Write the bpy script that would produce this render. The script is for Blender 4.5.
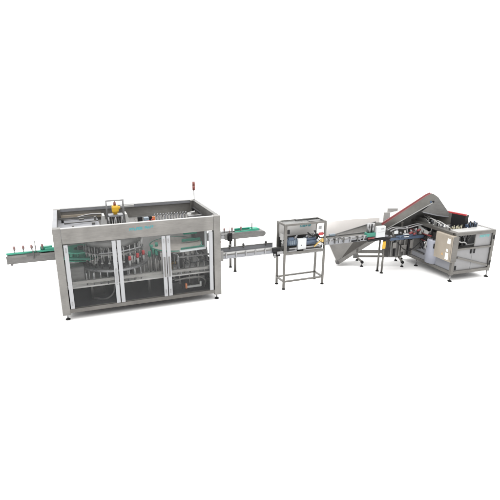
import bpy, math, random
from mathutils import Vector, Matrix
random.seed(7)
for o in list(bpy.data.objects): bpy.data.objects.remove(o)
S = bpy.context.scene
COL = S.collection
PI = math.pi

# ---------------------------------------------------------------- camera
cam = bpy.data.cameras.new('camera'); co = bpy.data.objects.new('camera', cam); COL.objects.link(co); S.camera = co
YAW, PIT, ROL = 0.3361, 0.3186, 0.0079
fwd = Vector((math.sin(YAW)*math.cos(PIT), math.cos(YAW)*math.cos(PIT), -math.sin(PIT)))
rt = Vector((math.cos(YAW), -math.sin(YAW), 0)); dn = fwd.cross(rt)
r2 = rt*math.cos(ROL) + dn*math.sin(ROL); d2 = -rt*math.sin(ROL) + dn*math.cos(ROL)
M = Matrix((( r2.x, -d2.x, -fwd.x, 0.436), (r2.y, -d2.y, -fwd.y, -10.444), (r2.z, -d2.z, -fwd.z, 4.646), (0, 0, 0, 1)))
co.matrix_world = M
cam.sensor_width = 36; cam.lens = 460.6/500*36
cam.shift_x = (250-229.58)/500; cam.shift_y = (261.48-250)/500
cam.clip_end = 2000

# ---------------------------------------------------------------- made-up studio light: white world, dimmed behind the camera to darken steel fronts
W = bpy.data.worlds.new('World'); S.world = W; W.use_nodes = True
nt = W.node_tree; nt.nodes.clear()
wo = nt.nodes.new('ShaderNodeOutputWorld'); bg = nt.nodes.new('ShaderNodeBackground')
tc = nt.nodes.new('ShaderNodeTexCoord'); sp = nt.nodes.new('ShaderNodeSeparateXYZ')
mr = nt.nodes.new('ShaderNodeMapRange'); mr.inputs['From Min'].default_value = -0.75; mr.inputs['From Max'].default_value = 0.25
mr.inputs['To Min'].default_value = 0.62; mr.inputs['To Max'].default_value = 2.1; mr.interpolation_type = 'SMOOTHSTEP'
bg.inputs['Color'].default_value = (1, 0.995, 0.985, 1)
nt.links.new(tc.outputs['Generated'], sp.inputs[0]); nt.links.new(sp.outputs['Y'], mr.inputs['Value'])
nt.links.new(mr.outputs[0], bg.inputs['Strength']); nt.links.new(bg.outputs[0], wo.inputs[0])

def area(name, loc, target, sx, sy, power, col=(1, 1, 1)):
    l = bpy.data.lights.new(name, 'AREA'); l.shape = 'RECTANGLE'; l.size = sx; l.size_y = sy; l.energy = power; l.color = col
    o = bpy.data.objects.new(name, l); COL.objects.link(o); o.location = loc
    o.rotation_euler = (Vector(target)-Vector(loc)).to_track_quat('-Z', 'Y').to_euler()
    return o
area('added_overhead_light', (5.5, -2.0, 13), (5.5, 0.5, 0), 40, 26, 6800, (1, 0.99, 0.97))  # unseen lamp added overhead, mainly to whiten the floor
S.view_settings.view_transform = 'Standard'; S.view_settings.look = 'None'; S.view_settings.exposure = 0; S.view_settings.gamma = 1

# ---------------------------------------------------------------- materials
def mat(name, col, rough=0.5, metal=0.0, var=0.0, scale=6, stretch=(1, 1, 1), bump=0.0, spots=0.0, coat=0):
    m = bpy.data.materials.new(name); m.use_nodes = True; n = m.node_tree; b = n.nodes['Principled BSDF']
    b.inputs['Roughness'].default_value = rough; b.inputs['Metallic'].default_value = metal
    if coat: b.inputs['Coat Weight'].default_value = coat
    c4 = (*col, 1); b.inputs['Base Color'].default_value = c4
    if var:
        t = n.nodes.new('ShaderNodeTexCoord'); mp = n.nodes.new('ShaderNodeMapping'); mp.inputs['Scale'].default_value = stretch
        no = n.nodes.new('ShaderNodeTexNoise'); no.inputs['Scale'].default_value = scale; no.inputs['Detail'].default_value = 6; no.inputs['Roughness'].default_value = 0.65
        no2 = n.nodes.new('ShaderNodeTexNoise'); no2.inputs['Scale'].default_value = 2.3; no2.inputs['Detail'].default_value = 4
        ad = n.nodes.new('ShaderNodeMath'); ad.operation = 'ADD'
        rp = n.nodes.new('ShaderNodeMapRange'); rp.inputs['From Min'].default_value = 0.6; rp.inputs['From Max'].default_value = 1.4
        rp.inputs['To Min'].default_value = 1-var; rp.inputs['To Max'].default_value = 1+var
        mx = n.nodes.new('ShaderNodeVectorMath'); mx.operation = 'SCALE'; mx.inputs[0].default_value = col
        L = n.links.new
        L(t.outputs['Object'], mp.inputs[0]); L(mp.outputs[0], no.inputs['Vector']); L(t.outputs['Object'], no2.inputs['Vector'])
        L(no.outputs['Fac'], ad.inputs[0]); L(no2.outputs['Fac'], ad.inputs[1]); L(ad.outputs[0], rp.inputs['Value'])
        L(rp.outputs[0], mx.inputs['Scale']); L(mx.outputs[0], b.inputs['Base Color'])
        rr = n.nodes.new('ShaderNodeMapRange'); rr.inputs['To Min'].default_value = max(0.05, rough-0.12); rr.inputs['To Max'].default_value = min(1, rough+0.12)
        L(no.outputs['Fac'], rr.inputs['Value']); L(rr.outputs[0], b.inputs['Roughness'])
        if bump:
            bp = n.nodes.new('ShaderNodeBump'); bp.inputs['Strength'].default_value = bump; bp.inputs['Distance'].default_value = 0.01
            L(no.outputs['Fac'], bp.inputs['Height']); L(bp.outputs[0], b.inputs['Normal'])
    return m
def glass(name, tint, mixv=0.12, rough=0.05):
    m = bpy.data.materials.new(name); m.use_nodes = True; n = m.node_tree; n.nodes.clear()
    o = n.nodes.new('ShaderNodeOutputMaterial'); t = n.nodes.new('ShaderNodeBsdfTransparent'); g = n.nodes.new('ShaderNodeBsdfPrincipled')
    t.inputs[0].default_value = (*tint, 1); g.inputs['Base Color'].default_value = (0.25, 0.255, 0.26, 1); g.inputs['Roughness'].default_value = rough
    no = n.nodes.new('ShaderNodeTexNoise'); no.inputs['Scale'].default_value = 2.2; no.inputs['Detail'].default_value = 5
    tcn = n.nodes.new('ShaderNodeTexCoord'); n.links.new(tcn.outputs['Object'], no.inputs['Vector'])
    mp = n.nodes.new('ShaderNodeMapRange'); mp.inputs['To Min'].default_value = mixv*0.5; mp.inputs['To Max'].default_value = mixv*1.5
    n.links.new(no.outputs['Fac'], mp.inputs['Value'])
    mx = n.nodes.new('ShaderNodeMixShader'); n.links.new(mp.outputs[0], mx.inputs[0])
    n.links.new(t.outputs[0], mx.inputs[1]); n.links.new(g.outputs[0], mx.inputs[2]); n.links.new(mx.outputs[0], o.inputs[0])
    return m
m_steel = mat('brushed_steel', (0.166, 0.161, 0.153), 0.38, 0.6, 0.34, 9, (1, 1, 14), 0.08)
m_steelh = mat('brushed_steel_along', (0.176, 0.170, 0.161), 0.38, 0.6, 0.34, 9, (0.6, 6, 12), 0.08)
m_frame = mat('dark_frame_steel', (0.122, 0.117, 0.109), 0.36, 0.65, 0.3, 9, (1, 1, 10), 0.06)
m_lowsteel = mat('dark_shaded_steel', (0.118, 0.113, 0.105), 0.45, 0.5, 0.34, 9, (0.6, 6, 12), 0.08)  # darker copy of the brushed steel; carries painted shade on the front bottom rail
m_bright = mat('bright_steel', (0.225, 0.225, 0.23), 0.3, 0.7, 0.2, 8, (1, 1, 4))
m_silver = mat('pale_sheet_steel', (0.205, 0.21, 0.226), 0.4, 0.3, 0.14, 5, (1, 3, 1))
m_rim = mat('folded_rim_steel', (0.33, 0.33, 0.325), 0.45, 0.2, 0.06, 6)
m_dsteel = mat('dark_steel', (0.085, 0.084, 0.082), 0.36, 0.6, 0.4, 7)
m_mid = mat('mid_grey_steel', (0.14, 0.138, 0.134), 0.4, 0.55, 0.32, 7, (1, 1, 3))
m_taupe = mat('grey_panel', (0.16, 0.155, 0.148), 0.42, 0.4, 0.3, 5)
m_greycover = mat('conveyor_cover_grey', (0.132, 0.128, 0.119), 0.42, 0.45, 0.28, 5)
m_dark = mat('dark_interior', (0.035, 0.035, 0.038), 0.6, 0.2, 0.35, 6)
m_black = mat('black_rubber', (0.015, 0.015, 0.016), 0.6)
for m_ in (m_black, m_dark): m_.node_tree.nodes['Principled BSDF'].inputs['Specular IOR Level'].default_value = 0.15
m_belt = mat('dark_belt', (0.05, 0.046, 0.042), 0.7, 0, 0.3, 14)
m_white = mat('white_aluminium', (0.30, 0.305, 0.318), 0.4, 0.1, 0.05, 8, (1, 1, 6))
m_wbox = mat('white_plastic', (0.45, 0.465, 0.475), 0.4, 0, 0.04, 6)
m_pale = mat('pale_hopper_sheet', (0.84, 0.81, 0.79), 0.5, 0.0, 0.05, 4)
m_lav = mat('lavender_grey_drum', (0.255, 0.265, 0.31), 0.45, 0.1, 0.05, 3)
m_beige = mat('beige_steel_box', (0.27, 0.237, 0.195), 0.5, 0.25, 0.12, 5)
m_cab = mat('grey_cabinet_door', (0.205, 0.205, 0.21), 0.5, 0.1, 0.1, 3)
m_bowl = mat('worn_pale_bowl', (0.27, 0.25, 0.23), 0.5, 0.1, 0.35, 12)
m_backp = mat('pale_back_panel', (0.43, 0.42, 0.41), 0.5, 0.1, 0.1, 4)
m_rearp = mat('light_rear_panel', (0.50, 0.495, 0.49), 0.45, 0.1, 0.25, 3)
m_sidep = mat('blue_grey_side_panel', (0.175, 0.18, 0.20), 0.45, 0.2, 0.12, 3)
m_green = mat('green_plastic', (0.02, 0.26, 0.17), 0.4, 0, 0.1, 8)
m_dgreen = mat('dark_green_plastic', (0.02, 0.17, 0.12), 0.45, 0, 0.15, 8)
m_red = mat('red_plastic', (0.33, 0.025, 0.028), 0.4, 0, 0.06, 6)
m_dred = mat('dull_red_edging', (0.15, 0.026, 0.028), 0.5, 0, 0.12, 5)
m_pink = mat('worn_red_edging', (0.21, 0.085, 0.085), 0.5, 0, 0.12, 5)
m_pinkish = mat('faded_red_knob', (0.22, 0.13, 0.125), 0.5, 0, 0.1, 12)
m_orange = mat('orange_plastic', (0.42, 0.12, 0.03), 0.5)
m_yellow = mat('yellow_paint', (0.5, 0.30, 0.012), 0.4, 0, 0.08, 9)
m_blue = mat('blue_grey_motor', (0.15, 0.185, 0.22), 0.45, 0.2, 0.15, 12)
m_dblue = mat('dark_blue_paint', (0.05, 0.075, 0.12), 0.45, 0.1, 0.15, 12)
m_teal = mat('turquoise_print', (0.03, 0.20, 0.225), 0.5)
m_tealp = mat('faded_turquoise_print', (0.10, 0.30, 0.30), 0.5)
m_cream = mat('cream_bristle', (0.55, 0.52, 0.38), 0.6)
m_brass = mat('brass', (0.42, 0.28, 0.09), 0.35, 0.6)
m_paper = mat('white_label', (0.74, 0.74, 0.72), 0.6)
m_amber = mat('amber_label', (0.42, 0.26, 0.11), 0.6)
m_beacon = mat('beacon_lens', (0.17, 0.05, 0.04), 0.35, 0, 0.1, 20)
m_floor = mat('white_studio_floor', (0.97, 0.97, 0.97), 0.9)
g_door = glass('door_glass', (0.965, 0.97, 0.97), 0.05)
g_clear = glass('clear_guard', (0.93, 0.94, 0.94), 0.16, 0.1)

# ---------------------------------------------------------------- mesh helpers
class MB:
    def __init__(s): s.v = []; s.f = []; s.sm = []
    def add(s, vs, fs, smooth=False):
        o = len(s.v); s.v += [tuple(v) for v in vs]; s.f += [tuple(i+o for i in f) for f in fs]; s.sm += [smooth]*len(fs); return s
    def box(s, x0, x1, y0, y1, z0, z1):
        return s.add([(x, y, z) for z in (z0, z1) for y in (y0, y1) for x in (x0, x1)],
                     [(0, 2, 3, 1), (4, 5, 7, 6), (0, 1, 5, 4), (2, 6, 7, 3), (0, 4, 6, 2), (1, 3, 7, 5)])
    def chbox(s, x0, x1, y0, y1, z0, z1, c=0.012):      # box with chamfered vertical edges and top
        pts = [(x0+c, y0), (x1-c, y0), (x1, y0+c), (x1, y1-c), (x1-c, y1), (x0+c, y1), (x0, y1-c), (x0, y0+c)]
        ins = [(x0+2*c, y0+c), (x1-2*c, y0+c), (x1-c, y0+2*c), (x1-c, y1-2*c), (x1-2*c, y1-c), (x0+2*c, y1-c), (x0+c, y1-2*c), (x0+c, y0+2*c)]
        vs = [(*p, z0) for p in pts]+[(*p, z1-c) for p in pts]+[(*p, z1) for p in ins]
        fs = [tuple(range(7, -1, -1)), tuple(range(16, 24))]
        for k in (0, 8):
            for i in range(8): j = (i+1) % 8; fs.append((k+i, k+j, k+8+j, k+8+i))
        return s.add(vs, fs)
    def bar(s, p0, p1, w, h=None):                      # rectangular bar along p0-p1
        h = h or w; p0 = Vector(p0); p1 = Vector(p1); d = (p1-p0).normalized()
        a = d.cross(Vector((0, 0, 1)))
        a = a.normalized() if a.length > 1e-4 else Vector((1, 0, 0))
        b = a.cross(d); vs = []
        for p in (p0, p1):
            for sa, sb in ((-1, -1), (1, -1), (1, 1), (-1, 1)): vs.append(p+a*sa*w/2+b*sb*h/2)
        return s.add(vs, [(3, 2, 1, 0), (4, 5, 6, 7), (0, 1, 5, 4), (1, 2, 6, 5), (2, 3, 7, 6), (3, 0, 4, 7)])
    def cyl(s, p0, p1, r, r2=None, n=16):
        r2 = r if r2 is None else r2; p0 = Vector(p0); p1 = Vector(p1); d = (p1-p0).normalized()
        a = d.cross(Vector((0.31, 0.2, 0.93)));
        if a.length < 1e-3: a = Vector((1, 0, 0))
        a.normalize(); b = d.cross(a); vs = []
        for p, r_ in ((p0, r), (p1, r2)):
            for i in range(n): t = 2*PI*i/n; vs.append(p+(a*math.cos(t)+b*math.sin(t))*r_)
        o = len(s.v)
        s.add(vs, [(i, (i+1) % n, n+(i+1) % n, n+i) for i in range(n)], True)
        s.add([], []); s.f += [tuple(o+i for i in range(n-1, -1, -1)), tuple(o+n+i for i in range(n))]; s.sm += [False, False]
        return s
    def tube(s, pts, r, n=8):
        pts = [Vector(p) for p in pts]
        for k in range(2):                              # soften the corners
            q = [pts[0]]
            for i in range(len(pts)-1): q += [pts[i].lerp(pts[i+1], 0.25), pts[i].lerp(pts[i+1], 0.75)]
            pts = q+[pts[-1]]
        vs = []; fs = []
        for i, p in enumerate(pts):
            d = (pts[min(i+1, len(pts)-1)]-pts[max(i-1, 0)]).normalized()
            a = d.cross(Vector((0.31, 0.2, 0.93))).normalized(); b = d.cross(a)
            for j in range(n): t = 2*PI*j/n; vs.append(p+(a*math.cos(t)+b*math.sin(t))*r)
        for i in range(len(pts)-1):
            for j in range(n): k = (j+1) % n; fs.append((i*n+j, i*n+k, i*n+n+k, i*n+n+j))
        fs += [tuple(range(n-1, -1, -1)), tuple(len(vs)-n+j for j in range(n))]
        return s.add(vs, fs, True)
    def prism(s, pts, vec):                             # planar polygon swept along vec
        n = len(pts); v = Vector(vec); vs = [Vector(p) for p in pts]; vs += [p+v for p in vs]
        return s.add(vs, [tuple(range(n)), tuple(range(2*n-1, n-1, -1))]+[((i+1) % n, i, n+i, n+(i+1) % n) for i in range(n)])
    def ring(s, c, r0, r1, z0, z1, n=56, tilt=0):       # flat annulus with thickness
        vs = []; fs = []
        for r, z in ((r0, z0), (r1, z0), (r1, z1), (r0, z1)):
            for i in range(n):
                t = 2*PI*i/n; vs.append((c[0]+r*math.cos(t), c[1]+r*math.sin(t), z+tilt*r*math.sin(t)))
        for k in range(4):
            l = (k+1) % 4
            for i in range(n): j = (i+1) % n; fs.append((k*n+i, k*n+j, l*n+j, l*n+i))
        return s.add(vs, fs)
    def lathe(s, c, prof, n=32):
        vs = []; fs = []
        for r, z in prof:
            for i in range(n): t = 2*PI*i/n; vs.append((c[0]+r*math.cos(t), c[1]+r*math.sin(t), z))
        for k in range(len(prof)-1):
            for i in range(n): j = (i+1) % n; fs.append((k*n+i, k*n+j, k*n+n+j, k*n+n+i))
        fs += [tuple(range(n-1, -1, -1)), tuple((len(prof)-1)*n+i for i in range(n))]
        return s.add(vs, fs, True)
    def build(s, name, m, parent=None, org=(0, 0, 0)):
        me = bpy.data.meshes.new(name); me.from_pydata([(a-org[0], b-org[1], c-org[2]) for a, b, c in s.v], [], s.f)
        me.polygons.foreach_set('use_smooth', s.sm); me.materials.append(m)
        import bmesh as B
        b = B.new(); b.from_mesh(me); B.ops.recalc_face_normals(b, faces=b.faces); b.to_mesh(me); b.free()
        o = bpy.data.objects.new(name, me); COL.objects.link(o)
        if parent: o.parent = parent
        return o
def thing(name, label, cat, loc=(0, 0, 0), rz=0, group=None):
    o = bpy.data.objects.new(name, None); COL.objects.link(o); o.location = loc; o.rotation_euler = (0, 0, rz); o.empty_display_size = 0.2
    o['label'] = label; o['category'] = cat
    if group: o['group'] = group
    return o
def copy_part(o, parent, loc, rz=0):
    c = o.copy(); COL.objects.link(c); c.parent = parent; c.location = loc; c.rotation_euler = (0, 0, rz)
    for ch in list(o.children):
        k = ch.copy(); COL.objects.link(k); k.parent = c
    return c
def foot_mb(h): return MB().cyl((0, 0, 0), (0, 0, 0.022), 0.05, 0.042).cyl((0, 0, 0.022), (0, 0, 0.04), 0.042, 0.02)
def feet(parent, spots, h, r=1.0):
    f0 = None
    for (x, y) in spots:
        if f0 is None:
            f0 = MB().cyl((0, 0, 0), (0, 0, 0.02), 0.052*r, 0.046*r).cyl((0, 0, 0.02), (0, 0, 0.038), 0.046*r, 0.02).build('foot', m_black, parent)
            MB().cyl((0, 0, 0.03), (0, 0, h+0.01), 0.014*r).build('stem', m_bright, f0); f0.location = (x, y, 0)
        else: copy_part(f0, parent, (x, y, 0))
def letters(n, x0, x1, y, z0, z1, seed, slope=0.0):
    """a row of small printed strokes, no legible characters (the print in the photograph is illegible)"""
    rd = random.Random(seed); mb = MB(); w = (x1-x0)/n
    for i in range(n):
        a = x0+i*w; b = a+w*0.93; t = w*0.34; zz0 = z0+slope*(a-x0); zz1 = z1+slope*(a-x0); mid = (zz0+zz1)/2
        mb.box(a, a+t, y-0.003, y, zz0, zz1)
        k = rd.randrange(4)
        if k in (0, 1): mb.box(a+t, b, y-0.003, y, zz1-t, zz1)
        if k in (0, 2): mb.box(a+t, b, y-0.003, y, zz0, zz0+t)
        if k in (1, 2): mb.box(a+t, b-t*0.6, y-0.003, y, mid-t*0.5, mid+t*0.5)
        if k in (0, 3): mb.box(b-t, b, y-0.0035, y-0.0005, zz0+t, zz1-t)
        if k == 3: mb.box(a+t, b, y-0.003, y, zz1-t, zz1)
    return mb

# ---------------------------------------------------------------- floor
fl = MB().add([(-300, -300, 0), (300, -300, 0), (300, 300, 0), (-300, 300, 0)], [(0, 1, 2, 3)]).build('floor', m_floor); fl['kind'] = 'structure'

# ================================================================ 1. big filling machine
L, D, H, ZB = 3.859, 2.355, 2.2, 0.145
A = thing('filling_machine', 'large steel framed filling machine with three glass doors and a yellow motor on top', 'machine')
PW = 0.175
for (x, y) in ((0, 0), (L-PW, 0), (0, D-PW), (L-PW, D-PW)):
    MB().chbox(x, x+PW, y, y+PW, ZB, H, 0.006).build('post', m_steel, A)
feet(A, [(0.10, 0.10), (L-0.10, 0.10), (0.10, D-0.10), (L-0.10, D-0.10)], ZB, 1.1)
fas = MB().box(PW+0.006, L-PW-0.006, 0.006, 0.05, 1.845, H-0.012).build('front_fascia', m_steelh, A)
MB().box(PW-0.001, L-PW+0.001, 0.002, 0.085, H-0.012, H-0.002).build('rim', m_rim, fas)
lg = letters(6, 1.66, 1.96, 0.006, 2.015, 2.08, 3, 0.04); lg.build('printed_logo', m_teal, fas)
lg = letters(5, 2.01, 2.22, 0.006, 2.035, 2.095, 9, 0.04); lg.build('printed_logo', m_teal, fas)
for x, z in ((1.665, 2.105), (1.74, 2.108), (1.865, 2.113)): MB().box(x, x+0.02, 0.002, 0.006, z, z+0.022).build('printed_dot', m_pinkish, fas)
for x0, x1, xi in ((0.004, 0.10, 0.1), (L-0.10, L-0.004, L-0.1)):
    sb = MB().box(x0, x1, PW, D-PW, 1.845, H-0.01).build('side_beam', m_mid, A)
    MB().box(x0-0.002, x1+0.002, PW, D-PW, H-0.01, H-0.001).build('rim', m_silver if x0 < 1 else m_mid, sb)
rb = MB().box(PW, L-PW, D-0.10, D-0.004, 1.845, H-0.012).build('rear_beam', m_steelh, A)
MB().box(PW-0.001, L-PW+0.001, D-0.112, D-0.002, H-0.012, H-0.003).build('rim', m_mid, rb)
MB().box(PW, L-PW, D-0.125, D-0.1, 2.125, H-0.014).build('inner_flange', m_silver, rb)
MB().box(PW, 1.2, D-0.18, D-0.1, 1.937, 2.03).build('cable_duct', m_beige, rb)
MB().box(PW, L-PW, 0.012, 0.10, ZB+0.04, ZB+0.135).build('bottom_rail', m_lowsteel, A)  # darker steel puts the shade of a dark floor into the colour
MB().box(PW, L-PW, D-0.10, D-0.012, ZB+0.04, ZB+0.135).build('bottom_rail', m_steelh, A)
for x in (0.02, L-0.10): MB().box(x, x+0.08, PW, D-PW, ZB+0.04, ZB+0.135).build('bottom_rail', m_steelh, A)
MB().box(PW, L-PW, 0.075, 0.15, 0.845, 0.915).build('middle_rail', m_steel, A)
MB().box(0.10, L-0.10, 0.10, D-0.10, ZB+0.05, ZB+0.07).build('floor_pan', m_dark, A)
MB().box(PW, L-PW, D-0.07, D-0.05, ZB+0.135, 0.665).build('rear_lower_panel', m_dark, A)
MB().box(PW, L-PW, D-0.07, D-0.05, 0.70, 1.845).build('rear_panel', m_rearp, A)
for x in (0.03, L-0.05):
    MB().box(x, x+0.012, PW, D-PW, 0.90, 1.845).build('side_window', g_clear, A)
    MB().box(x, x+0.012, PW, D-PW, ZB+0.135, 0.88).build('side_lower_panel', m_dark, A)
DK = 0.70
MB().box(0.06, L-0.06, 0.30, D-0.075, 0.665, DK).build('deck', m_backp, A)
MB().box(L-0.075, L-0.06, 1.0, D-PW, 0.90, 1.845).build('side_shield', m_mid, A)
# doors: stile pairs, pane and a grip
for k, (xa, xb) in enumerate(((0.195, 1.325), (1.35, 2.475), (2.50, 3.645))):
    d = MB().box(xa+0.088, xb-0.088, 0.008, 0.018, 0.30, 1.83).build('door', g_door, A)
    for x in (xa, xb-0.088): MB().box(x, x+0.088, -0.012, 0.03, 0.295, 1.822).build('stile', m_white, d)
    for z in (0.42, 1.70): MB().chbox((xa if k != 1 else xb-0.088)+0.03, (xa if k != 1 else xb-0.088)+0.055, -0.022, -0.012, z-0.05, z+0.05, 0.004).build('hinge', m_bright, d)
    if k == 0: MB().box(xb-0.06, xb-0.03, -0.024, -0.012, 0.75, 1.15).build('grip', m_bright, d)
    if k == 1: MB().box(xb-0.06, xb-0.025, -0.026, -0.012, 0.8, 1.3).build('grip', m_mid, d)
    if k == 2: MB().box(xa+0.025, xa+0.06, -0.026, -0.012, 0.8, 1.3).build('grip', m_mid, d)
# roof sheets and what stands on them
rs = MB().box(0.10, 1.08, 0.09, D-0.112, 1.925, 1.937).build('roof_sheet', m_silver, A)
for x, y in ((0.30, 0.5), (0.18, 1.75)): MB().chbox(x, x+0.06, y, y+0.06, 1.937, 2.01, 0.008).build('roof_fitting', m_black, rs)
for x, y, w, h in ((0.42, 1.2, 0.05, 0.03), (0.62, 1.9, 0.12, 0.05), (0.9, 1.3, 0.08, 0.06), (0.98, 1.7, 0.06, 0.12)):
    MB().chbox(x, x+w, y, y+0.06, 1.937, 1.937+h, 0.008).build('roof_bracket', m_mid, rs)
MB().tube([(0.25, 1.6, 1.95), (0.5, 1.45, 1.99), (0.8, 1.6, 1.96), (1.06, 1.45, 2.0)], 0.014).build('cable', m_dsteel, rs)
MB().bar((0.14, 2.05, 1.98), (1.08, 2.05, 1.98), 0.04).build('cable_pipe', m_mid, rs)
MB().tube([(0.5, 2.15, 1.95), (0.9, 2.1, 2.05), (1.2, 2.1, 2.02)], 0.02).build('cable', m_bright, rs)
rs2 = MB().box(2.0, L-0.10, 1.0, 1.75, 1.90, 1.912).build('roof_sheet', m_taupe, A)
MB().box(1.95, L-0.10, 0.09, 0.35, 1.90, 1.912).build('roof_sheet', m_silver, A)
for i in range(12):                                      # row of small pneumatic valves
    x = 2.42+i*0.075
    v = MB().box(x, x+0.028, 1.15, 1.24, 1.912, 2.02+0.02*(i % 3)).cyl((x+0.014, 1.2, 2.02), (x+0.03, 1.12, 2.12), 0.012, n=8).build('pneumatic_valve', m_bright if i % 2 else m_silver, rs2)
for xa, xb in ((2.02, 2.14), (2.3, 2.38)): MB().chbox(xa, xb, 1.12, 1.2, 1.912, 2.07, 0.008).build('junction_box', m_black, rs2)
MB().box(2.17, 2.29, 1.05, 1.2, 1.912, 2.05).build('junction_box', m_blue, rs2)
MB().box(2.38, 2.45, 1.05, 1.12, 1.912, 2.06).build('cable_gland', m_orange, rs2)
MB().cyl((3.4, 1.25, 1.912), (3.4, 1.25, 2.05), 0.06).cyl((3.4, 1.25, 2.05), (3.55, 1.22, 2.08), 0.025).build('air_regulator', m_rim, rs2)
MB().box(3.66, 3.72, 1.9, 1.95, 1.95, 2.02).build('junction_box', m_black, rs2)
MB().box(1.9, 2.6, 0.20, 0.30, 1.912, 1.95).build('hose_tray', m_silver, A)
MB().cyl((2.06, 0.14, 2.16), (2.16, 0.14, 2.165), 0.028).cyl((2.2, 0.16, 2.2), (2.25, 0.16, 2.21), 0.02).box(2.1, 2.13, 0.12, 0.16, 1.912, 2.15).build('red_valve', m_red, A)
for y in (0.7, 0.95): MB().box(3.3, 3.68, y, y+0.06, 1.98, 2.04).build('roof_channel', m_bright, A)
for y in (1.35, 1.7): MB().tube([(3.70, y-0.9, 1.95), (3.66, y, 2.08), (3.7, y+0.4, 1.98)], 0.025).build('cable', m_black, A)
# portal with gear motor above the carousel
CX, CY = 1.36, 1.10
por = MB().box(1.255, 1.29, 1.08, 1.12, 1.94, 2.56).box(1.655, 1.70, 1.08, 1.12, 1.94, 2.56).box(1.29, 1.655, 1.082, 1.118, 2.525, 2.56).build('motor_portal', m_bright, A)
MB().box(1.70, 2.05, 1.9, 1.97, 2.20, 2.245).build('light_bar', m_rim, A)
gm = MB().cyl((1.475, 1.1, 2.24), (1.475, 1.1, 2.42), 0.075).box(1.40, 1.555, 1.02, 1.18, 2.28, 2.38).cyl((1.54, 1.1, 2.36), (1.60, 1.1, 2.36), 0.04).cyl((1.475, 1.1, 2.20), (1.475, 1.1, 2.24), 0.05).build('gear_motor', m_yellow, A)
MB().cyl((1.475, 1.1, 2.42), (1.475, 1.1, 2.50), 0.032).cyl((1.475, 1.1, 2.5), (1.475, 1.1, 2.525), 0.012).build('motor_cap', m_beacon, gm)
MB().box(1.30, 1.65, 0.98, 1.22, 2.16, 2.2).build('motor_plate', m_silver, A)
for sx, x in ((-1, 1.12), (1, 1.70)):
    MB().prism([(x, 0.9, 1.94), (x+0.12, 0.9, 1.94), (x+0.06 - sx*0.02, 0.9, 2.22), (x+0.01 - sx*0.02, 0.9, 2.22)], (0, 0.35, 0)).build('portal_cheek', m_rim, A)
for i in range(7):
    x = 1.29+i*0.055; MB().cyl((x, 0.98+0.02*(i % 2), 1.90), (x, 0.98+0.02*(i % 2), 2.16), 0.02, n=10).build('tie_rod', m_black if i in (1, 2, 4, 5) else m_bright, A)
MB().box(1.10, 1.95, 0.85, 1.35, 1.86, 1.90).build('carousel_bridge', m_dsteel, A)
bc = MB().cyl((L-0.04, D-0.06, H-0.02), (L-0.04, D-0.06, 2.50), 0.012).build('signal_lamp', m_bright, A)
MB().cyl((L-0.04, D-0.06, 2.47), (L-0.04, D-0.06, 2.6), 0.04).build('lens', m_beacon, bc)
MB().cyl((L-0.04, D-0.06, 2.6), (L-0.04, D-0.06, 2.71), 0.042, 0.036).build('lens', m_beacon, bc)
# filling carousel
car = MB().cyl((CX, CY, DK), (CX, CY, 1.02), 0.42, n=40).cyl((CX, CY, 1.02), (CX, CY, 1.86), 0.12, n=24).build('filling_carousel', m_dark, A)
MB().ring((CX, CY), 0.60, 0.845, 1.00, 1.03).ring((CX, CY), 0.835, 0.86, 0.985, 1.035).build('rotary_ring', m_bright, car)
MB().ring((CX, CY), 0.40, 0.74, 1.36, 1.39).build('rotary_ring', m_mid, car)
MB().lathe((CX, CY), [(0.30, 1.52), (0.66, 1.52), (0.70, 1.56), (0.70, 1.74), (0.6, 1.82), (0.25, 1.84)], 48).build('filler_bowl', m_mid, car)
NV = 26; v0 = None
for i in range(NV):
    t = 2*PI*i/NV+0.1; p = (CX+0.72*math.cos(t), CY+0.72*math.sin(t), 0)
    if v0 is None:
        v0 = MB().cyl((0, 0, 1.06), (0, 0, 1.56), 0.009, n=8).cyl((0, 0, 1.31), (0, 0, 1.39), 0.02, n=10).cyl((0, 0, 1.15), (0, 0, 1.18), 0.028, n=10).box(-0.09, 0.01, -0.01, 0.01, 1.37, 1.385).cyl((-0.05, 0.03, 1.2), (-0.05, 0.03, 1.5), 0.012, n=8).build('filling_valve', m_rim, A)
        MB().cyl((0, 0, 1.03), (0, 0, 1.14), 0.024, 0.014, n=10).build('nozzle', m_black, v0)
        v0.location = p; v0.rotation_euler = (0, 0, t)
    else: copy_part(v0, A, p, t)
NG = 30; g0 = None
for i in range(NG):                                      # posts that carry the ring
    t = 2*PI*i/NG; p = (CX+0.825*math.cos(t), CY+0.825*math.sin(t), 0)
    if g0 is None: g0 = MB().cyl((0, 0, DK), (0, 0, 1.0), 0.011, n=8).build('ring_post', m_rim, A); g0.location = p
    else: copy_part(g0, A, p, t)
for (x, y, z) in ((1.66, 0.43, 1.235), (1.87, 0.53, 1.255), (2.03, 0.66, 1.275)):
    MB().cyl((x, y, z-0.05), (x, y, z+0.05), 0.042, 0.034).build('red_cap', m_red, A)
    MB().cyl((x, y, 1.03), (x, y, z-0.05), 0.03).build('cap_stem', m_rim, A)
for i in range(15):                                      # hoses from the bowl to the ring
    t = 2*PI*i/15+0.17; c_, s_ = math.cos(t), math.sin(t)
    MB().tube([(CX+0.5*c_, CY+0.5*s_, 1.52), (CX+0.62*c_, CY+0.62*s_, 1.40), (CX+0.55*math.cos(t+0.12), CY+0.55*math.sin(t+0.12), 1.22), (CX+0.63*math.cos(t+0.1), CY+0.63*math.sin(t+0.1), 1.05)], 0.012, 6).build('hose', (m_black, m_dsteel, m_mid)[i % 3], A)
MB().tube([(0.95, 0.35, 1.45), (1.4, 0.22, 1.47), (1.95, 0.4, 1.5)], 0.014).build('hand_rail', m_bright, A)
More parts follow.
